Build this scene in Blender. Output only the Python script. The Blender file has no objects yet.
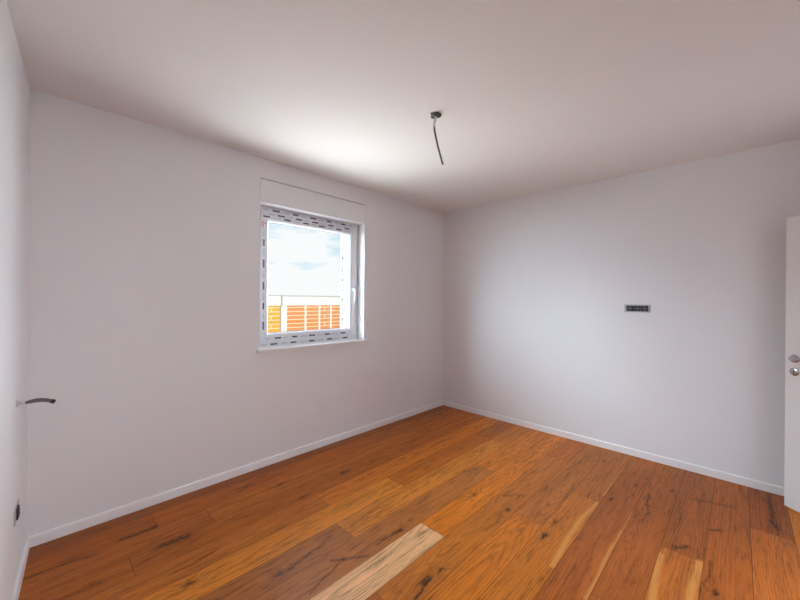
import bpy, bmesh, math, random
import numpy as np
from mathutils import Vector, Matrix

S = bpy.context.scene
C = S.collection

# ------------------------------------------------------------------ camera
cam_d = bpy.data.cameras.new('camera')
cam_d.sensor_width = 36.0
cam_d.lens = 350.08 / 800 * 36.0
cam_d.clip_start = 0.02
cam_d.clip_end = 500
cam = bpy.data.objects.new('camera', cam_d)
C.objects.link(cam)
_yaw, _rol = 0.8005, 0.0076
_c, _s = math.cos(_yaw), math.sin(_yaw)
_r = Vector((_c, -_s, 0)); _f = Vector((_s, _c, -0.0004)).normalized(); _u = _r.cross(_f)
_r2 = _r * math.cos(_rol) + _u * math.sin(_rol)
_u2 = -_r * math.sin(_rol) + _u * math.cos(_rol)
M = Matrix(((_r2.x, _u2.x, -_f.x), (_r2.y, _u2.y, -_f.y), (_r2.z, _u2.z, -_f.z)))
cam.matrix_world = Matrix.Translation((-3.8185, -2.8837, 1.4171)) @ M.to_4x4()
S.camera = cam

# ------------------------------------------------------------------ view
S.view_settings.view_transform = 'Standard'
S.view_settings.look = 'None'
S.view_settings.gamma = 1.0
S.view_settings.use_curve_mapping = False
S.view_settings.exposure = 0.0
S.cycles.use_denoising = True
S.cycles.max_bounces = 14
S.cycles.diffuse_bounces = 8
S.cycles.sample_clamp_indirect = 6.0

# ------------------------------------------------------------------ world: hazy sky with thin clouds
W = bpy.data.worlds.new('sky'); S.world = W; W.use_nodes = True
nt = W.node_tree; nt.nodes.clear()
def N(t, typ, **kw):
    n = t.nodes.new(typ)
    for k, v in kw.items(): setattr(n, k, v)
    return n
tc = N(nt, 'ShaderNodeTexCoord')
mp = N(nt, 'ShaderNodeMapping'); mp.inputs['Scale'].default_value = (2.2, 2.2, 9.0)
nz = N(nt, 'ShaderNodeTexNoise'); nz.inputs['Scale'].default_value = 2.1; nz.inputs['Detail'].default_value = 7; nz.inputs['Roughness'].default_value = 0.58
rp = N(nt, 'ShaderNodeValToRGB')
rp.color_ramp.elements[0].position = 0.28; rp.color_ramp.elements[0].color = (0.68, 0.87, 0.99, 1)
rp.color_ramp.elements[1].position = 0.40; rp.color_ramp.elements[1].color = (1.02, 1.02, 1.03, 1)
bg = N(nt, 'ShaderNodeBackground'); bg.inputs['Strength'].default_value = 1.0
wo = N(nt, 'ShaderNodeOutputWorld')
L = nt.links.new
L(tc.outputs['Generated'], mp.inputs['Vector']); L(mp.outputs['Vector'], nz.inputs['Vector'])
spz = N(nt, 'ShaderNodeSeparateXYZ'); mz = N(nt, 'ShaderNodeMath', operation='MULTIPLY_ADD')
mz.inputs[1].default_value = -0.75
L(tc.outputs['Generated'], spz.inputs['Vector']); L(spz.outputs['Z'], mz.inputs[0]); L(nz.outputs['Fac'], mz.inputs[2]); L(mz.outputs[0], rp.inputs['Fac']); L(rp.outputs['Color'], bg.inputs['Color']); L(bg.outputs['Background'], wo.inputs['Surface'])

# ------------------------------------------------------------------ lights
def area(name, loc, target, sx, sy, power, col):
    d = bpy.data.lights.new(name, 'AREA'); d.shape = 'RECTANGLE'
    d.size, d.size_y, d.energy, d.color = sx, sy, power, col
    o = bpy.data.objects.new(name, d); C.objects.link(o)
    o.location = loc
    o.rotation_euler = (Vector(target) - Vector(loc)).to_track_quat('-Z', 'Y').to_euler()
    return o
sun_d = bpy.data.lights.new('sun', 'SUN'); sun_d.energy = 2.6; sun_d.angle = 0.03; sun_d.color = (1, 0.93, 0.82)
sun = bpy.data.objects.new('sun', sun_d); C.objects.link(sun)
sun.rotation_euler = Vector((0.75, 0.42, -0.5)).to_track_quat('-Z', 'Y').to_euler()
WIN = (-1.97, 0.1, 1.6)
area('sky_daylight_west', (-6.6, 2.35, 3.0), WIN, 6.0, 4.2, 2450, (0.71, 0.86, 1.0))
area('sky_daylight_north', (-3.2, 5.4, 4.6), WIN, 7.5, 4.6, 2100, (0.73, 0.87, 1.0))
area('sky_daylight_east', (4.2, 2.6, 3.0), WIN, 4.0, 4.0, 1300, (0.78, 0.89, 1.0))
area('ground_bounce', (-1.1, 1.75, -0.3), WIN, 7.0, 2.4, 880, (0.94, 0.97, 1.0))
area('hall_fill', (-0.3, -4.9, 2.0), (-3.0, -0.5, 1.1), 0.8, 0.6, 76, (0.87, 0.92, 1.0))  # fill lamp added in the unseen closed hall to brighten the room

# ------------------------------------------------------------------ materials
def mat(name, col, rough=0.5, metal=0.0, bump=0.0, bscale=200.0, spec=0.5, var=0.0):
    m = bpy.data.materials.new(name); m.use_nodes = True
    t = m.node_tree; b = t.nodes['Principled BSDF']
    b.inputs['Base Color'].default_value = (*col, 1); b.inputs['Roughness'].default_value = rough
    b.inputs['Metallic'].default_value = metal; b.inputs['Specular IOR Level'].default_value = spec
    co = N(t, 'ShaderNodeTexCoord'); n = N(t, 'ShaderNodeTexNoise')
    n.inputs['Scale'].default_value = bscale; n.inputs['Detail'].default_value = 4
    t.links.new(co.outputs['Object'], n.inputs['Vector'])
    if bump:
        bp = N(t, 'ShaderNodeBump'); bp.inputs['Strength'].default_value = bump; bp.inputs['Distance'].default_value = 0.002
        t.links.new(n.outputs['Fac'], bp.inputs['Height']); t.links.new(bp.outputs['Normal'], b.inputs['Normal'])
    if var:
        mx = N(t, 'ShaderNodeMix', data_type='RGBA')
        mx.inputs['A'].default_value = (*[c * (1 - var) for c in col], 1); mx.inputs['B'].default_value = (*[min(1, c * (1 + var)) for c in col], 1)
        t.links.new(n.outputs['Fac'], mx.inputs['Factor']); t.links.new(mx.outputs['Result'], b.inputs['Base Color'])
    return m
m_wall = mat('wall_paint', (0.82, 0.815, 0.83), 0.9, bump=0.12, bscale=260, spec=0.2)
m_ceil = mat('ceiling_paint', (0.82, 0.80, 0.79), 0.92, bump=0.1, bscale=260, spec=0.2)
m_trim = mat('white_lacquer', (0.90, 0.90, 0.91), 0.35, bump=0.02)
m_pvc = mat('white_plastic', (0.80, 0.81, 0.84), 0.3, bump=0.01)
m_film = mat('protective_film', (0.74, 0.75, 0.79), 0.35, bump=0.25, bscale=90)
m_ink = mat('film_print_dark', (0.03, 0.03, 0.04), 0.5, var=0.3)
m_inkg = mat('film_print_grey', (0.36, 0.37, 0.41), 0.5, var=0.2)
m_inkb = mat('film_print_black', (0.006, 0.006, 0.008), 0.8, spec=0.1)
m_inkr = mat('film_print_red', (0.62, 0.14, 0.16), 0.5, var=0.2)
m_gasket = mat('grey_gasket', (0.16, 0.16, 0.17), 0.6)
m_chrome = mat('brushed_chrome', (0.55, 0.54, 0.55), 0.22, metal=1.0, bump=0.02)
m_black = mat('black_plastic', (0.012, 0.012, 0.014), 0.4, bump=0.05)
m_dgrey = mat('dark_grey_plastic', (0.06, 0.06, 0.065), 0.5, bump=0.1)
m_steel = mat('galvanised_steel', (0.50, 0.49, 0.50), 0.45, metal=0.2, var=0.2, bscale=60)
m_sleeve = mat('white_cable_sleeve', (0.72, 0.70, 0.70), 0.5, bump=0.1)
m_cable = mat('grey_cable', (0.11, 0.10, 0.105), 0.42, bump=0.05)
m_door = mat('door_lacquer', (0.82, 0.82, 0.82), 0.4, bump=0.03)
m_sill = mat('sill_board', (0.80, 0.78, 0.77), 0.3, bump=0.02)
m_sub = mat('subfloor', (0.05, 0.02, 0.008), 0.8)
m_conc = mat('pale_concrete', (0.84, 0.78, 0.71), 0.9, bump=0.3, bscale=40, var=0.06)
m_cap = mat('grey_wall_capping', (0.46, 0.43, 0.42), 0.8, bump=0.2, bscale=40)
m_ground = mat('pale_gravel_ground', (0.55, 0.50, 0.42), 0.95, bump=0.5, bscale=30, var=0.25)

def brick(name, c1, c2):
    m = bpy.data.materials.new(name); m.use_nodes = True
    t = m.node_tree; b = t.nodes['Principled BSDF']; b.inputs['Roughness'].default_value = 0.9
    co = N(t, 'ShaderNodeTexCoord'); sp = N(t, 'ShaderNodeSeparateXYZ'); cb = N(t, 'ShaderNodeCombineXYZ')
    br = N(t, 'ShaderNodeTexBrick')
    br.inputs['Scale'].default_value = 1.0; br.inputs['Brick Width'].default_value = 2.3; br.inputs['Row Height'].default_value = 0.21
    br.inputs['Mortar Size'].default_value = 0.030; br.inputs['Mortar Smooth'].default_value = 0.3
    br.inputs['Color1'].default_value = (*c1, 1); br.inputs['Color2'].default_value = (*c2, 1); br.inputs['Mortar'].default_value = (0.92, 0.62, 0.42, 1)
    t.links.new(co.outputs['Object'], sp.inputs['Vector'])
    t.links.new(sp.outputs['X'], cb.inputs['X']); t.links.new(sp.outputs['Z'], cb.inputs['Y'])
    t.links.new(cb.outputs['Vector'], br.inputs['Vector']); t.links.new(br.outputs['Color'], b.inputs['Base Color'])
    return m
m_brick = brick('orange_clay_block', (0.80, 0.25, 0.07), (0.72, 0.28, 0.11))
m_brick2 = brick('yellow_orange_clay_block', (0.84, 0.36, 0.03), (0.78, 0.42, 0.06))

def glass():
    m = bpy.data.materials.new('window_glass'); m.use_nodes = True
    t = m.node_tree; t.nodes.clear()
    tr = N(t, 'ShaderNodeBsdfTransparent'); tr.inputs['Color'].default_value = (0.97, 0.985, 0.98, 1)
    gl = N(t, 'ShaderNodeBsdfGlossy'); gl.inputs['Roughness'].default_value = 0.02
    fr = N(t, 'ShaderNodeFresnel'); fr.inputs['IOR'].default_value = 1.3
    mx = N(t, 'ShaderNodeMixShader'); o = N(t, 'ShaderNodeOutputMaterial')
    ge = N(t, 'ShaderNodeNewGeometry'); iv = N(t, 'ShaderNodeMath', operation='SUBTRACT'); iv.inputs[0].default_value = 1.0
    ml = N(t, 'ShaderNodeMath', operation='MULTIPLY')
    t.links.new(ge.outputs['Backfacing'], iv.inputs[1]); t.links.new(iv.outputs[0], ml.inputs[0]); t.links.new(fr.outputs['Fac'], ml.inputs[1])
    t.links.new(ml.outputs[0], mx.inputs['Fac']); t.links.new(tr.outputs['BSDF'], mx.inputs[1]); t.links.new(gl.outputs['BSDF'], mx.inputs[2])
    t.links.new(mx.outputs['Shader'], o.inputs['Surface'])
    return m
m_glass = glass()

def wood():
    m = bpy.data.materials.new('oiled_oak_planks'); m.use_nodes = True
    t = m.node_tree; b = t.nodes['Principled BSDF']; k = t.links.new
    def at(n): return N(t, 'ShaderNodeAttribute', attribute_name=n)
    tone, ph, dk, sap, fib = at('tone'), at('phase'), at('dark'), at('sap'), at('fiber')
    def math_(op, a, bb=None, c=None):
        n = N(t, 'ShaderNodeMath', operation=op)
        for i, v in enumerate((a, bb, c)):
            if v is None: continue
            if isinstance(v, (int, float)): n.inputs[i].default_value = v
            else: k(v, n.inputs[i])
        return n.outputs[0]
    def noise(sx, sy, det=4, rough=0.6):
        mp = N(t, 'ShaderNodeMapping'); mp.inputs['Scale'].default_value = (sx, sy, 1)
        k(fib.outputs['Vector'], mp.inputs['Vector'])
        n = N(t, 'ShaderNodeTexNoise'); n.inputs['Scale'].default_value = 1; n.inputs['Detail'].default_value = det; n.inputs['Roughness'].default_value = rough
        k(mp.outputs['Vector'], n.inputs['Vector']); return n.outputs['Fac']
    fine = noise(14, 190, 4, .7)
    streak = noise(1.3, 22, 4)
    broad = noise(2.2, 6, 3)
    phn = math_('ADD', ph.outputs['Fac'], math_('MULTIPLY', streak, 1.6))
    s = math_('SINE', math_('MULTIPLY', phn, 6.2832))
    ring = math_('POWER', math_('MULTIPLY_ADD', s, 0.5, 0.5), 2.2)
    g1 = math_('MULTIPLY', ring, math_('MULTIPLY_ADD', broad, 0.7, 0.05))
    val = math_('SUBTRACT', 1.44, math_('MULTIPLY', g1, 0.70))
    val = math_('SUBTRACT', val, math_('MULTIPLY', math_('SUBTRACT', fine, 0.35), 0.9))
    val = math_('SUBTRACT', val, math_('MULTIPLY', math_('SUBTRACT', streak, 0.45), 1.0))
    fl = noise(6, 48, 4, .7)
    fr_ = N(t, 'ShaderNodeMapRange'); fr_.inputs['From Min'].default_value = 0.52; fr_.inputs['From Max'].default_value = 0.66; k(fl, fr_.inputs['Value'])
    val = math_('SUBTRACT', val, math_('MULTIPLY', fr_.outputs[0], 0.46))
    mul = N(t, 'ShaderNodeVectorMath', operation='SCALE')
    k(tone.outputs['Color'], mul.inputs[0]); k(val, mul.inputs['Scale'])
    # thin pale sapwood bands
    mxs = N(t, 'ShaderNodeMix', data_type='RGBA'); mxs.inputs['B'].default_value = (0.70, 0.32, 0.075, 1)
    k(math_('MULTIPLY', sap.outputs['Fac'], 0.75), mxs.inputs['Factor']); k(mul.outputs[0], mxs.inputs['A'])
    # mineral streaks
    ms = noise(2.6, 34, 5, 0.7)
    mr = N(t, 'ShaderNodeMapRange'); mr.inputs['From Min'].default_value = 0.60; mr.inputs['From Max'].default_value = 0.74; k(ms, mr.inputs['Value'])
    # knots
    dn = math_('MULTIPLY', dk.outputs['Fac'], math_('MULTIPLY_ADD', noise(38, 120, 4, .7), 3.6, -1.05))
    dn = math_('MAXIMUM', dn, 0.0)
    dsum = math_('MINIMUM', math_('ADD', math_('MULTIPLY', mr.outputs[0], 0.75), dn), 0.95)
    mx = N(t, 'ShaderNodeMix', data_type='RGBA'); mx.inputs['B'].default_value = (0.045, 0.012, 0.004, 1)
    k(dsum, mx.inputs['Factor']); k(mxs.outputs['Result'], mx.inputs['A'])
    k(mx.outputs['Result'], b.inputs['Base Color'])
    k(math_('MULTIPLY_ADD', fine, 0.22, 0.30), b.inputs['Roughness'])
    b.inputs['Specular IOR Level'].default_value = 0.24
    bp = N(t, 'ShaderNodeBump'); bp.inputs['Strength'].default_value = 0.22; bp.inputs['Distance'].default_value = 0.0012
    k(fine, bp.inputs['Height']); k(bp.outputs['Normal'], b.inputs['Normal'])
    return m
m_wood = wood()

# ------------------------------------------------------------------ mesh helpers
class MB:
    def __init__(self): self.bm = bmesh.new()
    def box(self, x0, x1, y0, y1, z0, z1, bev=0.0):
        b = bmesh.new()
        bmesh.ops.create_cube(b, size=1)
        for v in b.verts:
            v.co = Vector(((x0 + x1) / 2 + v.co.x * (x1 - x0), (y0 + y1) / 2 + v.co.y * (y1 - y0), (z0 + z1) / 2 + v.co.z * (z1 - z0)))
        if bev: bmesh.ops.bevel(b, geom=list(b.edges), offset=bev, segments=2, affect='EDGES')
        return self.add(b)
    def add(self, b, mtx=None):
        if mtx is not None: bmesh.ops.transform(b, matrix=mtx, verts=b.verts)
        tmp = bpy.data.meshes.new('tmp'); b.to_mesh(tmp); b.free(); self.bm.from_mesh(tmp); bpy.data.meshes.remove(tmp)
        return self
    def lathe(self, prof, origin, axis, seg=28, hole=False):
        """prof: (radius, height along axis)"""
        axis = Vector(axis).normalized()
        q = Vector((0, 0, 1)).rotation_difference(axis).to_matrix().to_4x4()
        b = bmesh.new(); rings = []
        for r, h in prof:
            rings.append([b.verts.new((r * math.cos(2 * math.pi * i / seg), r * math.sin(2 * math.pi * i / seg), h)) for i in range(seg)])
        for a, c in zip(rings, rings[1:]):
            for i in range(seg): b.faces.new((a[i], a[(i + 1) % seg], c[(i + 1) % seg], c[i]))
        if not hole:
            b.faces.new(list(reversed(rings[0]))); b.faces.new(rings[-1])
        return self.add(b, Matrix.Translation(origin) @ q)
    def tube(self, pts, radii, seg=14, flat=1.0, up=(0, 0, 1)):
        pts = [Vector(p) for p in pts]
        if not isinstance(radii, (list, tuple)): radii = [radii] * len(pts)
        b = bmesh.new(); rings = []
        for i, p in enumerate(pts):
            d = (pts[min(i + 1, len(pts) - 1)] - pts[max(i - 1, 0)]).normalized()
            ref = Vector(up) if abs(d.dot(Vector(up))) < 0.95 else Vector((1, 0, 0))
            s = d.cross(ref).normalized(); u = s.cross(d)
            rings.append([b.verts.new(p + s * radii[i] * math.cos(2 * math.pi * j / seg) + u * radii[i] * flat * math.sin(2 * math.pi * j / seg)) for j in range(seg)])
        for a, c in zip(rings, rings[1:]):
            for j in range(seg): b.faces.new((a[j], a[(j + 1) % seg], c[(j + 1) % seg], c[j]))
        b.faces.new(list(reversed(rings[0]))); b.faces.new(rings[-1])
        return self.add(b)
    def poly(self, pts2, z0, z1):
        b = bmesh.new()
        lo = [b.verts.new((x, y, z0)) for x, y in pts2]; hi = [b.verts.new((x, y, z1)) for x, y in pts2]
        n = len(pts2)
        for i in range(n): b.faces.new((lo[i], lo[(i + 1) % n], hi[(i + 1) % n], hi[i]))
        b.faces.new(list(reversed(lo))); b.faces.new(hi)
        return self.add(b)
    def build(self, name, material, parent=None, smooth=False, loc=None, bevel=0):
        bmesh.ops.recalc_face_normals(self.bm, faces=self.bm.faces)
        me = bpy.data.meshes.new(name); self.bm.to_mesh(me); self.bm.free()
        me.materials.append(material)
        if smooth:
            for p in me.polygons: p.use_smooth = True
            me.set_sharp_from_angle(angle=math.radians(40))
        o = bpy.data.objects.new(name, me); C.objects.link(o)
        if loc is not None:                       # world-space mesh moved so that its origin is at loc
            me.transform(Matrix.Translation(-Vector(loc))); o.location = loc
        if parent is not None:
            o.parent = parent
            me.transform(parent.matrix_world.inverted() if parent.type == 'EMPTY' and parent.parent is None and parent.get('_w') else Matrix())
        return o

def tag(o, label, cat, group=None, kind=None):
    o['label'] = label; o['category'] = cat
    if group: o['group'] = group
    if kind: o['kind'] = kind
    return o
def empty(name, loc, rotz=0.0):
    o = bpy.data.objects.new(name, None); C.objects.link(o)
    o.location = loc; o.rotation_euler = (0, 0, rotz); o.empty_display_size = 0.05
    return o

# ------------------------------------------------------------------ room geometry constants
H = 2.6
LW = 3.8624; LA = 0.0683                     # the left wall runs slightly out of square
YB = -3.76                                   # wall behind the camera
ldir = Vector((-math.sin(LA), -math.cos(LA), 0)); lnor = Vector((math.cos(LA), -math.sin(LA), 0))   # lnor points into the room
LC0 = Vector((-LW, 0, 0))
def lw(t, d=0.0, z=0.0):                     # a point on the left wall: t along it, d out of it
    return LC0 + ldir * t + lnor * d + Vector((0, 0, z))
TB = -YB / math.cos(LA)
TH = 0.215                                    # wall thickness
OX0, OX1, OZ0, OZ1, SZ = -2.535, -1.400, 0.990, 2.228, 2.434

# ------------------------------------------------------------------ floor of oak planks
def make_floor():
    rng = np.random.default_rng(11)
    wd = 0.188
    joints = {0: [-1.9], 1: [-3.30, -1.25], 2: [-3.035, -0.95], 3: [-3.47, -1.62], 4: [-2.425, -0.45], 5: [-1.878, -0.597], 6: [-2.505, -0.6],
              7: [-1.194], 8: [-2.12], 9: [-2.68, -0.55], 10: [-1.598], 11: [-1.045, -3.0], 12: [-2.6, -0.38], 13: [-1.945, -0.30], 14: [-1.293, -3.3],
              15: [-2.4], 16: [-0.686, -2.6], 17: [-1.6], 18: [-2.9, -0.9], 19: [-1.9]}
    O = np.array
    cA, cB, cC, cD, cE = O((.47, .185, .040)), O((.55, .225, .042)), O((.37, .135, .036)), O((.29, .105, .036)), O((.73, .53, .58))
    cF = O((.42, .15, .040))
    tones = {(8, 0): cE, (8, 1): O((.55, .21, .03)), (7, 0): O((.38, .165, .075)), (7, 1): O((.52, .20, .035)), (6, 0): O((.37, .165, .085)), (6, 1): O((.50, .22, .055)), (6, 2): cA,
             (5, 0): O((.55, .25, .06)), (5, 1): O((.42, .15, .03)), (5, 2): cC, (4, 0): O((.42, .17, .055)), (4, 1): O((.54, .215, .04)), (4, 2): cB,
             (3, 0): cC, (3, 1): O((.36, .135, .03)), (3, 2): cF, (2, 0): cC, (2, 1): O((.39, .15, .03)), (2, 2): cF, (1, 0): O((.33, .11, .02)), (1, 1): O((.36, .125, .02)), (1, 2): cC,
             (0, 0): cD, (0, 1): cD, (9, 0): cC, (9, 1): O((.47, .19, .045)), (9, 2): cF, (10, 0): O((.52, .20, .035)), (10, 1): O((.40, .165, .055)),
             (11, 0): cB, (11, 1): O((.50, .20, .04)), (11, 2): O((.42, .165, .05)), (12, 0): cA, (12, 1): O((.36, .125, .032)), (12, 2): O((.38, .14, .045)),
             (13, 0): O((.44, .16, .035)), (13, 1): O((.37, .13, .036)), (13, 2): cC, (14, 0): cA, (14, 1): O((.44, .165, .04)), (14, 2): O((.34, .125, .04)),
             (15, 0): O((.40, .145, .036)), (15, 1): O((.38, .135, .036)), (16, 0): cA, (16, 1): O((.42, .155, .045)), (16, 2): O((.30, .10, .033))}
    # knots seen in the floor: x, y, size, strength
    kn = [(-1.681, -2.044, .026, 1.3), (-1.504, -2.04, .018, .8), (-1.602, -1.5, .024, .9), (-1.381, -1.747, .026, .6), (-1.601, -1.766, .026, 1), (-2.341, -1.765, .022, 1),
          (-2.447, -1.755, .034, 1), (-1.741, -1.917, .016, .8), (-.955, -2.229, .020, 1.2), (-.319, -2.027, .018, 1.0), (-.36, -1.99, .012, .8), (-.875, -1.472, .018, .6), (-.509, -2.528, .018, .9),
          (-1.516, -2.808, .020, 1.3), (-2.522, -.371, .03, 1.0), (-2.078, -.564, .03, 1.1), (-1.945, -.742, .014, 1), (-2.502, -.645, .026, .8), (-2.275, -1.393, .024, 1),
          (-2.722, -.211, .022, .9), (-.337, -.214, .04, 1.0), (-1.527, -.985, .018, .7), (-1.873, -1.275, .03, .4), (-1.86, -1.154, .018, .5), (-2.95, -1.19, .03, .6), (-3.294, -.932, .03, .9),
          (-1.16, -.53, .02, .6), (-.9, -1.15, .018, .7), (-1.05, -.80, .016, .5), (-.6, -2.32, .02, .8), (-2.8, -2.1, .03, 1), (-.2, -1.6, .02, .6)]
    # long cracks and streaks: x0, y0, x1, y1, width, strength
    cr = [(-.053, -3.043, -.22, -3.04, .005, 1.2), (-.22, -3.04, -.36, -3.056, .007, 1.3), (-.36, -3.056, -.50, -3.045, .006, 1.2), (-.50, -3.045, -.60, -3.06, .008, 1.3),
          (-.535, -2.66, -.50, -2.76, .006, .9), (-.50, -2.77, -.47, -2.86, .007, 1.0), (-.90, -2.755, -.86, -2.81, .006, 1.2), (-1.26, -2.62, -1.19, -2.68, .008, 1.1),
          (-.68, -2.41, -.98, -2.45, .006, .9), (-.98, -2.45, -1.12, -2.43, .005, .9), (-.86, -2.42, -.85, -2.50, .005, .8), (-1.6, -2.75, -1.25, -2.79, .004, .8),
          (-3.47, -.303, -3.25, -.285, .018, .9), (-3.9, -.30, -3.6, -.335, .008, .9), (-3.32, -.515, -3.20, -.525, .026, .9), (-3.33, -.80, -3.1, -.78, .008, .6), (-3.9, -.62, -3.6, -.60, .01, .6),
          (-2.78, -.25, -2.45, -.22, .006, .7), (-2.7, -1.17, -2.2, -1.12, .008, .55), (-2.9, -1.20, -2.6, -1.14, .012, .6), (-2.25, -1.40, -2.45, -1.38, .006, .7),
          (-2.60, -1.79, -2.447, -1.765, .007, 1.0), (-1.9, -1.76, -1.7, -1.78, .006, .7), (-1.45, -1.22, -1.25, -1.30, .010, .6), (-2.1, -1.02, -1.75, -1.0, .006, .5),
          (-2.7, -1.30, -2.55, -1.42, .006, .9), (-1.45, -.62, -1.2, -.64, .007, .6), (-1.37, -1.72, -1.47, -1.66, .006, .7), (-2.9, -1.41, -2.65, -1.33, .005, .8)]
    # pale sapwood lines along a plank edge: x0, y0, x1, y1, width
    sp = [(-1.08, -2.166, -1.35, -2.15, .018), (-1.35, -2.15, -1.9, -2.168, .020), (-1.05, -2.372, -1.3, -2.37, .007), (-1.3, -2.37, -2.0, -2.36, .010), (-1.30, -2.735, -1.9, -2.715, .024),
          (-1.38, -2.57, -1.9, -2.60, .022), (-.30, -2.185, -.95, -2.18, .006)]
    V, F, T, P, Dk, Sp, Fb = [], [], [], [], [], [], []
    base = 0
    def segd(X, Y, x0, y0, x1, y1):
        dx, dy = x1 - x0, y1 - y0; L2 = dx * dx + dy * dy
        t = np.clip(((X - x0) * dx + (Y - y0) * dy) / L2, 0, 1)
        return np.hypot(X - x0 - t * dx, Y - y0 - t * dy)
    for r in range(20):
        ya = 0.012 if r == 0 else -0.12 - wd * (r - 1)
        yb = max(-0.12 - wd * r, YB - 0.15)
        if ya <= YB - 0.1: break
        xs = [-4.16] + sorted(joints[r]) + [0.012]
        for i in range(len(xs) - 1):
            x0, x1 = xs[i] + 0.0012, xs[i + 1] - 0.0012
            y1_, y0_ = ya - 0.0011, yb + 0.0011
            near = True
            nx = max(2, int((x1 - x0) / 0.011)); ny = max(2, int((y1_ - y0_) / 0.0085))
            gx = np.linspace(x0, x1, nx + 1); gy = np.linspace(y0_, y1_, ny + 1)
            X, Y = np.meshgrid(gx, gy, indexing='ij')
            jit = rng.uniform(.95, 1.05); c = tones.get((r, i), [cA, cC, cF, cB][rng.integers(4)]) * jit * np.array((.96, .73, .31)) * (1.1 if 1 <= r <= 6 else 1)
            # tree-ring field: the plank as a cut through a log
            v0 = (ya + yb) / 2 + rng.normal(0, .05); h0 = rng.uniform(.012, .075); sl = rng.uniform(-.055, .055); rw = rng.uniform(.009, .014)
            xm = (x0 + x1) / 2; f1, f2, a1, a2 = rng.uniform(2, 4), rng.uniform(6, 10), rng.uniform(0, 6), rng.uniform(0, 6)
            h = h0 + sl * (X - xm) + .012 * np.sin(f1 * X + a1) + .004 * np.sin(f2 * X + a2 + 20 * Y)
            R = np.sqrt((Y - v0 + .012 * np.sin(1.7 * X + a2)) ** 2 + h ** 2)
            ph = R / rw
            dk = np.zeros_like(X); sap = np.zeros_like(X)
            for (kx, ky, ks, kst) in kn:
                if y0_ - .03 < ky < y1_ + .03 and x0 - .2 < kx < x1 + .2 and y0_ <= ky <= y1_ and x0 <= kx <= x1:
                    dx, dy = X - kx, Y - ky
                    ph += 2.4 * np.exp(-(dx ** 2 / (3.0 * ks) ** 2 + dy ** 2 / (1.5 * ks) ** 2))
                    th = np.arctan2(dy, dx)
                    q = (dx / (1.25 * ks)) ** 2 + (dy / (.62 * ks)) ** 2
                    q *= 1 + .45 * np.sin(3 * th + kx * 40) + .25 * np.sin(5 * th + ky * 70)
                    dk += kst * 1.15 * np.exp(-q * 1.5) + .22 * kst * np.exp(-((dx / (4 * ks)) ** 2 + (dy / (.9 * ks)) ** 2))
            for (a, b_, c_, d_, w_, s_) in cr:
                if y0_ <= (b_ + d_) / 2 <= y1_ and x0 <= (a + c_) / 2 <= x1:
                    wob = .005 * np.sin(23 * X + a * 30) + .002 * np.sin(61 * X + b_ * 9)
                    wb2 = .005 * np.sin(31 * Y + b_ * 30)
                    D = segd(X + wb2, Y + wob, a, b_, c_, d_)
                    dk += s_ * np.exp(-(D / w_) ** 2) + .2 * s_ * np.exp(-(D / (3 * w_)) ** 2)
            for (a, b_, c_, d_, w_) in sp:
                if y0_ <= (b_ + d_) / 2 <= y1_:
                    D = segd(X, Y + .004 * np.sin(9 * X), a, b_, c_, d_)
                    sap = np.maximum(sap, np.clip(1.5 - D / w_ * 1.5, 0, 1))
            n = X.size
            V.append(np.stack([X.ravel(), Y.ravel(), np.zeros(n)], 1))
            idx = np.arange(n).reshape(X.shape) + base
            F.append(np.stack([idx[:-1, :-1].ravel(), idx[1:, :-1].ravel(), idx[1:, 1:].ravel(), idx[:-1, 1:].ravel()], 1))
            T.append(np.tile(np.append(c, 1.0), (n, 1))); P.append(ph.ravel()); Dk.append(np.clip(dk, 0, 1.5).ravel()); Sp.append(sap.ravel())
            off = rng.uniform(0, 50, 2)
            Fb.append(np.stack([X.ravel() + off[0], Y.ravel() + off[1], np.full(n, rng.uniform(0, 9))], 1))
            base += n
            # plank edges going down into the joint
            ring = np.concatenate([idx[:, 0], idx[-1, 1:], idx[-2::-1, -1], idx[0, -2:0:-1]])
            top = np.concatenate(V)[ring] if False else None
    V = np.concatenate(V); F = np.concatenate(F)
    me = bpy.data.meshes.new('floor')
    me.vertices.add(len(V)); me.vertices.foreach_set('co', V.astype(np.float32).ravel())
    me.loops.add(len(F) * 4); me.loops.foreach_set('vertex_index', F.astype(np.int32).ravel())
    me.polygons.add(len(F)); me.polygons.foreach_set('loop_start', np.arange(0, len(F) * 4, 4, dtype=np.int32))
    me.update(calc_edges=True)
    for nm, ty, dat in (('tone', 'FLOAT_COLOR', np.concatenate(T)), ('fiber', 'FLOAT_VECTOR', np.concatenate(Fb))):
        a = me.attributes.new(nm, ty, 'POINT'); a.data.foreach_set('color' if ty == 'FLOAT_COLOR' else 'vector', dat.astype(np.float32).ravel())
    for nm, dat in (('phase', P), ('dark', Dk), ('sap', Sp)):
        a = me.attributes.new(nm, 'FLOAT', 'POINT'); a.data.foreach_set('value', np.concatenate(dat).astype(np.float32))
    me.materials.append(m_wood); me.materials.append(m_sub)
    # dark subfloor slab showing in the joints, in the same mesh
    bm = bmesh.new(); bm.from_mesh(me)
    b = bmesh.ops.create_cube(bm, size=1)['verts']
    for v in b: v.co = Vector((-2.075 + v.co.x * 4.4, -1.92 + v.co.y * 4.0, -0.0518 + v.co.z * 0.1))
    for f in {f for v in b for f in v.link_faces}: f.material_index = 1
    bm.to_mesh(me); bm.free()
    o = bpy.data.objects.new('floor', me); C.objects.link(o)
    return tag(o, 'oiled oak plank floor with dark knots and one pale plank', 'floor', kind='structure')
make_floor()

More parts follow.
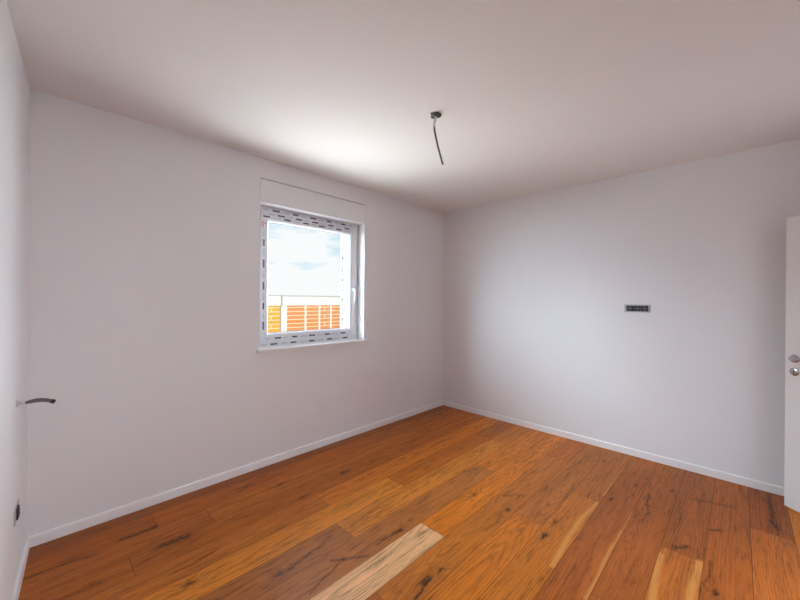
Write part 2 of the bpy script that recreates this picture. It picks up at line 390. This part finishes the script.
# ------------------------------------------------------------------ room shell
def struct(o, label, cat): return tag(o, label, cat, kind='structure')
c = MB(); c.box(-4.6, 0.4, YB - TH, TH, H, H + 0.2)
struct(c.build('ceiling', m_ceil), 'plain white painted ceiling', 'ceiling')
w = MB()
w.box(-4.3, OX0, 0, TH, -0.1, H); w.box(OX1, TH, 0, TH, -0.1, H)
w.box(OX0, OX1, 0, TH, -0.1, OZ0 - 0.022); w.box(OX0, OX1, 0, TH, SZ, H)
w.box(OX0, OX1, 0.112, TH, OZ1 + 0.0005, SZ)
struct(w.build('wall_front', m_wall), 'white wall with the window in it', 'wall')
w = MB(); w.box(0, TH, YB - TH, TH * 0.999, -0.1, H)
struct(w.build('wall_right', m_wall), 'white wall with the triple socket on it', 'wall')
w = MB()
a, b = lw(-0.1), lw(TB + 0.4); a2, b2 = lw(-0.1, -TH), lw(TB + 0.4, -TH)
w.poly([(a.x, a.y), (b.x, b.y), (b2.x, b2.y), (a2.x, a2.y)], -0.1, H)
struct(w.build('wall_left', m_wall), 'white wall at the left edge with cable stub', 'wall')
DX0, DX1 = -1.57, -0.70
w = MB()
w.box(-4.6, DX0, YB - 0.15, YB, -0.1, H); w.box(DX1, 0.0, YB - 0.15, YB, -0.1, H); w.box(DX0, DX1, YB - 0.15, YB, 2.03, H)
struct(w.build('wall_back', m_wall), 'white wall behind the viewer with the doorway', 'wall')
# closed hall beyond the doorway
w = MB()
w.box(-3.2, 0.6, -5.6, -5.5, -0.1, H); w.box(-3.3, -3.2, -5.6, YB - 0.15, -0.1, H); w.box(0.6, 0.7, -5.6, YB - 0.15, -0.1, H)
w.box(0.36, 0.62, YB - 0.25, YB - 0.15, -0.1, H)
w.box(-3.3, 0.7, -5.6, YB - 0.15, H, H + 0.1); w.box(-3.3, 0.7, -5.6, YB - 0.24, -0.12, -0.02)
struct(w.build('wall_hall', m_wall), 'white hall beyond the doorway behind the viewer', 'wall')

# baseboards with a rounded top edge
def base(name, p0, p1, inward, label):
    p0, p1, n = Vector(p0), Vector(p1), Vector(inward)
    prof = [(0, 0), (0.015, 0), (0.015, 0.052), (0.0135, 0.0575), (0.010, 0.060), (0, 0.060)]
    b = bmesh.new(); R = []
    for p in (p0, p1): R.append([b.verts.new(p + n * d + Vector((0, 0, z + 0.0005))) for d, z in prof])
    k = len(prof)
    for i in range(k): b.faces.new((R[0][i], R[0][(i + 1) % k], R[1][(i + 1) % k], R[1][i]))
    b.faces.new(R[0]); b.faces.new(list(reversed(R[1])))
    struct(MB().add(b).build(name, m_trim), label, 'baseboard')
base('baseboard_front', (-LW, 0, 0), (0, 0, 0), (0, -1, 0), 'low white baseboard under the window wall')
base('baseboard_right', (0, 0, 0), (0, YB, 0), (-1, 0, 0), 'low white baseboard along the right wall')
base('baseboard_left', lw(0), lw(TB - 0.005), lnor, 'low white baseboard along the left wall')

# ------------------------------------------------------------------ roller shutter box panel above the window
g = empty('shutter_box_panel', (-1.97, 0.0, OZ1)); tag(g, 'flush white shutter box panel above window with dark slit on top', 'panel')
def local(mb, name, m, parent, **kw):
    """mesh given in world coordinates, parented to an empty that is unrotated"""
    bmesh.ops.translate(mb.bm, verts=mb.bm.verts, vec=-root_loc(parent))
    return mb.build(name, m, parent, **kw)
def root_loc(p):
    v = Vector((0, 0, 0))
    while p is not None: v += p.location; p = p.parent
    return v
p = MB(); p.box(OX0 + 0.0015, OX1 - 0.0015, -0.001, 0.014, OZ1 + 0.008, SZ - 0.008, 0.001); local(p, 'cover_board', m_wall, g)
p = MB(); p.box(OX0 + 0.001, OX1 - 0.001, -0.004, 0.11, OZ1, OZ1 + 0.008, 0.0015); local(p, 'edge_strip', m_pvc, g)

# ------------------------------------------------------------------ window
win = empty('window_1', (-1.97, 0.1, OZ0)); tag(win, 'white framed window with printed protective film, looking out on brick wall', 'window', kind='structure')
FW = 0.062; FY0, FY1 = 0.112, 0.18
f = MB()
f.box(OX0, OX0 + FW, FY0, FY1, OZ0, OZ1, 0.002); f.box(OX1 - FW, OX1, FY0, FY1, OZ0, OZ1, 0.002)
f.box(OX0 + FW, OX1 - FW, FY0, FY1, OZ0, OZ0 + FW, 0.002); f.box(OX0 + FW, OX1 - FW, FY0, FY1, OZ1 - FW, OZ1, 0.002)
frame = local(f, 'frame', m_pvc, win)
SI = 0.046; SW = 0.078; SY0, SY1 = 0.094, 0.165
sx0, sx1, sz0, sz1 = OX0 + SI, OX1 - SI, OZ0 + SI, OZ1 - SI
f = MB()
f.box(sx0, sx0 + SW - .016, SY0, SY1, sz0, sz1, 0.004); f.box(sx1 - SW + .016, sx1, SY0, SY1, sz0, sz1, 0.004)
f.box(sx0 + SW - .018, sx1 - SW + .018, SY0, SY1, sz0, sz0 + SW - .016, 0.004); f.box(sx0 + SW - .018, sx1 - SW + .018, SY0, SY1, sz1 - SW + .016, sz1, 0.004)
sash = local(f, 'sash', m_pvc, win)
gx0, gx1, gz0, gz1 = sx0 + SW, sx1 - SW, sz0 + SW, sz1 - SW
f = MB()                                              # bevelled glazing bead ring
b = bmesh.new()
def rect(i, y): return [b.verts.new((x, y, z)) for x, z in ((gx0 - .018 + i, gz0 - .018 + i), (gx1 + .018 - i, gz0 - .018 + i), (gx1 + .018 - i, gz1 + .018 - i), (gx0 - .018 + i, gz1 + .018 - i))]
rr = [rect(0, SY0 + .004), rect(.004, SY0 + .001), rect(.018, SY0 + .016), rect(.018, SY1 - .03), rect(0, SY1 - .03)]
for q, s in zip(rr, rr[1:] + rr[:1]):
    for i in range(4): b.faces.new((q[i], q[(i + 1) % 4], s[(i + 1) % 4], s[i]))
f.add(b); local(f, 'glazing_bead', m_pvc, sash)
b = bmesh.new(); f = MB()
rr = [[b.verts.new((x, y, z)) for x, z in ((gx0 + i, gz0 + i), (gx1 - i, gz0 + i), (gx1 - i, gz1 - i), (gx0 + i, gz1 - i))] for i, y in ((0, .130), (.004, .130), (.004, .134), (0, .134))]
for q, s in zip(rr, rr[1:] + rr[:1]):
    for i in range(4): b.faces.new((q[i], q[(i + 1) % 4], s[(i + 1) % 4], s[i]))
f.add(b); local(f, 'gasket', m_gasket, sash)
f = MB(); f.box(gx0 - .004, gx1 + .004, .1345, .1385, gz0 - .004, gz1 + .004); local(f, 'pane', m_glass, sash)
# handle on the right-hand stile
hx, hz = sx1 - .034, 1.515
f = MB(); f.box(hx - .014, hx + .014, SY0 - .010, SY0 - .0005, hz - .034, hz + .034, .004)
hb = local(f, 'handle', m_pvc, sash)
f = MB(); f.lathe([(.010, 0), (.0095, .026), (.010, .034)], (hx, SY0 - .008, hz + .008), (0, -1, 0), 18)
f.tube([(hx, SY0 - .040, hz + .016), (hx, SY0 - .044, hz), (hx, SY0 - .046, hz - .05), (hx, SY0 - .044, hz - .108), (hx, SY0 - .040, hz - .118)], [.0085, .011, .0105, .009, .006], 14, 0.7, (0, 1, 0))
local(f, 'lever', m_pvc, hb, smooth=True)
f = MB(); f.box(OX1 - .122, OX1 - .065, FY1, FY1 + .075, OZ0 + .02, OZ1, .002)
f.box(OX0 + .03, OX0 + .075, FY1, FY1 + .05, OZ0 + .02, OZ1, .002)
rail = local(f, 'shutter_guide', m_pvc, win)

# protective film with its print on frame and sash
rng = random.Random(5)
def film(name, strips, parent, ink=None, hmax=.0078):
    f = MB(); dark, grey, red = MB(), MB(), MB()
    for (u0, u1, w0, w1, y, vert, rows, side) in strips:
        # u along the strip, w across it
        def bx(mb, a, b_, c_, d_, t0, t1):
            if side:   mb.box(y - t1, y - t0, c_, d_, a, b_)              # strip on a face looking along -x; u = z, w = y
            elif vert: mb.box(c_, d_, y - t1, y - t0, a, b_)
            else:      mb.box(a, b_, y - t1, y - t0, c_, d_)
        bx(f, u0, u1, w0, w1, 0.0001, 0.0006)
        for r in range(rows):
            cw = w0 + (w1 - w0) * (r + .5) / rows; hh = min(hmax, (w1 - w0) / rows * .33)
            u = u0 + .015 + rng.uniform(0, .06)
            k = rng.randrange(2)
            while u < u1 - .085:
                if k % 2 == 0:
                    n = 5; L_ = rng.uniform(.055, .072) if ink is None else rng.uniform(.035, .06)
                    for j in range(n):                                   # a heavy word mark, broken into letters
                        bx(dark, u + L_ * j / n, u + L_ * (j + .93) / n, cw - hh * (.75 + .25 * rng.random()), cw + hh * (.8 + .2 * rng.random()), .0006, .0008)
                    u += L_ + (rng.uniform(.022, .04) if ink is None else .012)
                else:
                    L_ = rng.uniform(.05, .075) if ink is None else rng.uniform(.03, .045); n = 8
                    for j in range(n):                                   # two lines of small grey text
                        if rng.random() < .85: bx(grey, u + L_ * j / n, u + L_ * (j + .7) / n, cw + hh * .15, cw + hh * .75, .0006, .0008)
                        if rng.random() < .7: bx(grey, u + L_ * j / n, u + L_ * (j + .7) / n, cw - hh * .8, cw - hh * .2, .0006, .0008)
                    u += L_ + (rng.uniform(.02, .04) if ink is None else .012)
                k += 1
    o = local(f, name, m_film, parent)
    local(dark, 'dark_print', ink or m_ink, o); local(grey, 'grey_print', ink or m_inkg, o)
    return o
ym = FY0
ff = film('frame_film', [
    (OX0 + .002, OX1 - .03, OZ1 - .044, OZ1 - .002, FY0, False, 1, False), (OX0 + .002, OX1 - .02, OZ0 + .002, OZ0 + .044, FY0, False, 1, False),
    (OZ0 + .05, OZ1 - .05, OX0 + .002, OX0 + .044, FY0, True, 1, False)], frame)
sf = film('sash_film', [
    (sx0 + .004, sx1 - .035, sz1 - .056, sz1 - .006, SY0, False, 2, False), (sx0 + .004, sx1 - .05, sz0 + .006, sz0 + .056, SY0, False, 1, False),
    (sz0 + .06, sz1 - .06, sx0 + .004, sx0 + .056, SY0, True, 1, False)], sash)
gf = film('guide_film', [(OZ0 + .1, OZ1 - .1, FY1 + .004, FY1 + .07, OX1 - .122, True, 1, True)], rail, m_inkb, .020)
rm = MB()
for z in (2.055, 2.075):
    rm.box(sx0 + .012, sx0 + .030, SY0 - .0009, SY0 - .0006, z, z + .006)
rm.box(sx0 + .018, sx0 + .024, SY0 - .0009, SY0 - .0006, 2.03, 2.10)
rm.box(sx0 + .036, sx0 + .048, SY0 - .0009, SY0 - .0006, 2.07, 2.082)
local(rm, 'red_print', m_inkr, sf)
# sill board
f = MB(); f.box(OX0 - .026, OX1 + .034, -.040, -.0006, OZ0 - .021, OZ0 - .0005, .003); f.box(OX0 + .001, OX1 - .001, -.004, FY0 - .001, OZ0 - .021, OZ0 - .0005)
local(f, 'sill', m_sill, win)

# ------------------------------------------------------------------ door leaf standing open at the right edge
ang = math.atan2(0.755, 0.655)                      # from the hinge to the latch edge
latch = Vector((-0.200, -3.113, 0)); lw_ = 0.80
hinge = latch - Vector((math.cos(ang), math.sin(ang), 0)) * lw_
door = empty('door_1', hinge, ang); tag(door, 'open white door leaf at right edge with chrome lever', 'door', kind='structure')
d = MB(); d.box(0, lw_, -0.040, 0, 0.008, 2.008, 0.0025); leaf = d.build('door_leaf', m_door, door)
hxp, hzl, hzk = lw_ - 0.056, 1.037, 0.948
d = MB(); d.lathe([(.0275, 0), (.0275, .005), (.0235, .009), (.012, .0095), (.0115, .012)], (hxp, 0, hzl), (0, 1, 0), 32)
h = d.build('handle', m_chrome, leaf, smooth=True)
d = MB(); d.lathe([(.0095, 0.008), (.009, .028)], (hxp, 0, hzl), (0, 1, 0), 20)
d.tube([(hxp + .010, .030, hzl), (hxp, .032, hzl), (hxp - .03, .036, hzl + .002), (hxp - .08, .040, hzl + .001), (hxp - .118, .038, hzl - .003), (hxp - .128, .034, hzl - .005)], [.0075, .0105, .010, .0092, .0085, .006], 16, 1.0)
d.build('lever', m_chrome, h, smooth=True)
d = MB(); d.lathe([(.0275, 0), (.0275, .005), (.0235, .008), (.009, .0082)], (hxp, 0, hzk), (0, 1, 0), 32)
k = d.build('keyhole_rose', m_chrome, leaf, smooth=True)
d = MB(); d.lathe([(.0042, .0081), (.0042, .0086)], (hxp, 0, hzk + .004), (0, 1, 0), 14); d.box(hxp - .0022, hxp + .0022, .0081, .0086, hzk - .010, hzk + .004)
d.build('keyhole', m_black, k)

# ------------------------------------------------------------------ triple socket on the right wall
def socket(name, loc, rotz, n, label, group, pitch=.0565, tab=.016, deep=.013):
    """local: x along the wall, y out of it"""
    r = empty(name, loc, rotz); tag(r, label, 'socket', group)
    hw = pitch / 2 * n + tab; hh = 0.035
    f = MB()                                           # bare mounting frame with its tabs
    f.box(-hw, hw, .0005, .004, hh - .007, hh); f.box(-hw, hw, .0005, .004, -hh, -hh + .007)
    f.box(-hw, -hw + tab, .0005, .004, -hh + .007, hh - .007); f.box(hw - tab, hw, .0005, .004, -hh + .007, hh - .007)
    for i in range(1, n): f.box(-hw + tab + pitch * i - .003, -hw + tab + pitch * i + .003, .0005, .003, -hh + .007, hh - .007)
    f.build('mounting_frame', m_steel, r)
    for i in range(n):
        cx = -pitch * (n - 1) / 2 + pitch * i
        g_ = MB(); g_.box(cx - pitch / 2 + .0015, cx + pitch / 2 - .0015, .001, deep, -.026, .026, .002); ins = g_.build('socket_insert', m_black, r)
        q = MB(); q.lathe([(.0205, deep + .0002), (.0205, deep + .0015), (.0185, deep + .0020), (.0175, deep + .0006), (.0170, deep + .0004)], (cx, 0, 0), (0, 1, 0), 28)
        q.build('socket_face', m_dgrey, ins, smooth=True)
        q = MB()
        for s in (-1, 1): q.lathe([(.0030, deep + .0004), (.0030, deep + .0010)], (cx + s * .0095, 0, 0), (0, 1, 0), 12)
        q.box(cx - .002, cx + .002, deep + .0004, deep + .0022, .0155, .0195); q.box(cx - .002, cx + .002, deep + .0004, deep + .0022, -.0195, -.0155)
        q.build('contact', m_steel, ins)
    return r
socket('electrical_socket', (0, -2.211, 1.355), math.pi / 2, 3, 'uncovered black triple socket in steel frame on right wall', None)
lrot = math.atan2(ldir.y, ldir.x) + math.pi
sk = socket('electrical_socket', lw(0.415, 0, 0.388), math.atan2(-lnor.x, lnor.y), 1, 'uncovered black single socket low on left wall near baseboard', None, .058, .040, .010)

# ------------------------------------------------------------------ cable stub on the left wall
c0 = lw(0.43, 0, 0.912)
g = empty('cable_stub', c0); tag(g, 'short grey cable curving out of the left wall above the socket', 'cable')
def cp(d, z, t=0.0): return lnor * d + ldir * t + Vector((0, 0, z))
f = MB(); f.lathe([(.016, 0), (.013, .004), (.008, .012), (.006, .020)], (0, 0, 0), lnor, 20); f.build('wall_grommet', m_steel, g, smooth=True)
f = MB(); f.tube([cp(.004, -.002), cp(.018, -.004), cp(.036, .000)], [.0055, .0055, .006], 14); f.build('white_sleeve', m_sleeve, g, smooth=True)
f = MB(); f.tube([cp(.030, -.001), cp(.045, .001), cp(.065, .0035), cp(.083, .0025), cp(.102, -.002), cp(.118, -.0095)], [.006, .0085, .0095, .0095, .009, .008], 16); f.build('cable_jacket', m_cable, g, smooth=True)
f = MB(); f.tube([cp(.115, -.0085), cp(.120, -.0105), cp(.129, -.0145), cp(.132, -.016)], [.009, .0105, .0105, .007], 16); f.build('end_cap', m_black, g, smooth=True)

# ------------------------------------------------------------------ ceiling cable
R0 = Vector((-2.066, -1.488, H))
g = empty('ceiling_cable', R0); tag(g, 'braided cable hanging from dark cap on the ceiling', 'cable')
b = bmesh.new(); seg = 40; rings = []
for rr_, hh_ in ((.008, -.016), (.020, -.017), (.030, -.012), (.034, -.003), (.030, -.0005)):
    rings.append([b.verts.new((rr_ * (1 + .12 * math.sin(5 * 2 * math.pi * i / seg)) * math.cos(2 * math.pi * i / seg), rr_ * (1 + .12 * math.sin(5 * 2 * math.pi * i / seg)) * math.sin(2 * math.pi * i / seg), hh_ + .004 * math.sin(3 * 2 * math.pi * i / seg) * (hh_ < -.002))) for i in range(seg)])
for p, q in zip(rings, rings[1:]):
    for i in range(seg): b.faces.new((p[i], p[(i + 1) % seg], q[(i + 1) % seg], q[i]))
b.faces.new(rings[0]); b.faces.new(rings[-1])
MB().add(b).build('ceiling_cap', m_dgrey, g, smooth=True)
rt = Vector((0.696, -0.718, 0))
def hp(s, z): return rt * s + Vector((0, 0, z))
f = MB(); f.tube([hp(.001, -.012), hp(-.003, -.035), hp(-.008, -.062), hp(-.010, -.085)], [.0085, .008, .0075, .006], 14); f.build('white_sleeve', m_sleeve, g, smooth=True)
path = [hp(-.009, -.075), hp(-.006, -.11), hp(.003, -.15), hp(.014, -.20), hp(.028, -.25), hp(.040, -.295), hp(.048, -.318)]
def catmull(P, n):
    out = []
    for i in range(len(P) - 1):
        p0, p1, p2, p3 = P[max(i - 1, 0)], P[i], P[i + 1], P[min(i + 2, len(P) - 1)]
        for j in range(n):
            t = j / n
            out.append(.5 * ((2 * p1) + (-p0 + p2) * t + (2 * p0 - 5 * p1 + 4 * p2 - p3) * t * t + (-p0 + 3 * p1 - 3 * p2 + p3) * t ** 3))
    return out + [P[-1]]
cl = catmull(path, 12)
for s in range(2):                                   # two twisted strands
    pts = []
    for i, p in enumerate(cl):
        a_ = i * .62 + math.pi * s
        pts.append(p + Vector((math.cos(a_) * .0036, math.sin(a_) * .0036, 0)))
    MB_ = MB(); MB_.tube(pts, .0036, 8); MB_.build('wire_strand', m_cable if s == 0 else m_dgrey, g, smooth=True)

# ------------------------------------------------------------------ outside: ground and unfinished brick walls
gr = MB(); gr.box(-40, 60, TH + 0.02, 90, -0.62, -0.5)
struct(gr.build('ground', m_ground), 'pale ground outside the window', 'ground')
YW = 14.0
def wall_outside(x0, x1, cols, m, label, cw):
    r = empty('brick_wall', ((x0 + x1) / 2, YW, -0.5)); tag(r, label, 'wall', None)
    es = [x0] + cols + [x1]
    for i in range(len(es) - 1):
        f = MB(); f.box(es[i] + cw / 2, es[i + 1] - cw / 2, YW, YW + .25, -0.5, 1.075); f.bm.verts.ensure_lookup_table()
        o = local(f, 'brick_panel', m, r)
    for x in cols + [x0]:
        pw = cw * (3.2 if x == x0 else 1)
        f = MB(); f.box(x - pw / 2, x + pw / 2, YW - .02, YW + .27, -0.5, 1.075); local(f, 'pillar', m_conc, r)
    f = MB(); f.box(x0 - cw / 2, x1, YW - .03, YW + .30, 1.075, 1.57, .01); local(f, 'top_beam', m_conc, r)
    f = MB(); f.box(x0 - cw / 2 - .02, x1 + .02, YW - .06, YW + .33, 1.5705, 1.61, .004); local(f, 'capping', m_cap, r)
    return r
wall_outside(5.0, 12.2, [6.232, 7.113, 7.882, 8.9, 10.0, 11.1], m_brick, 'orange brick wall outside with pale pillars, right of the yellowish one', 0.09)
wall_outside(1.5, 4.80, [2.7, 3.75], m_brick2, 'yellow orange brick wall outside at the left of the window view', 0.10)
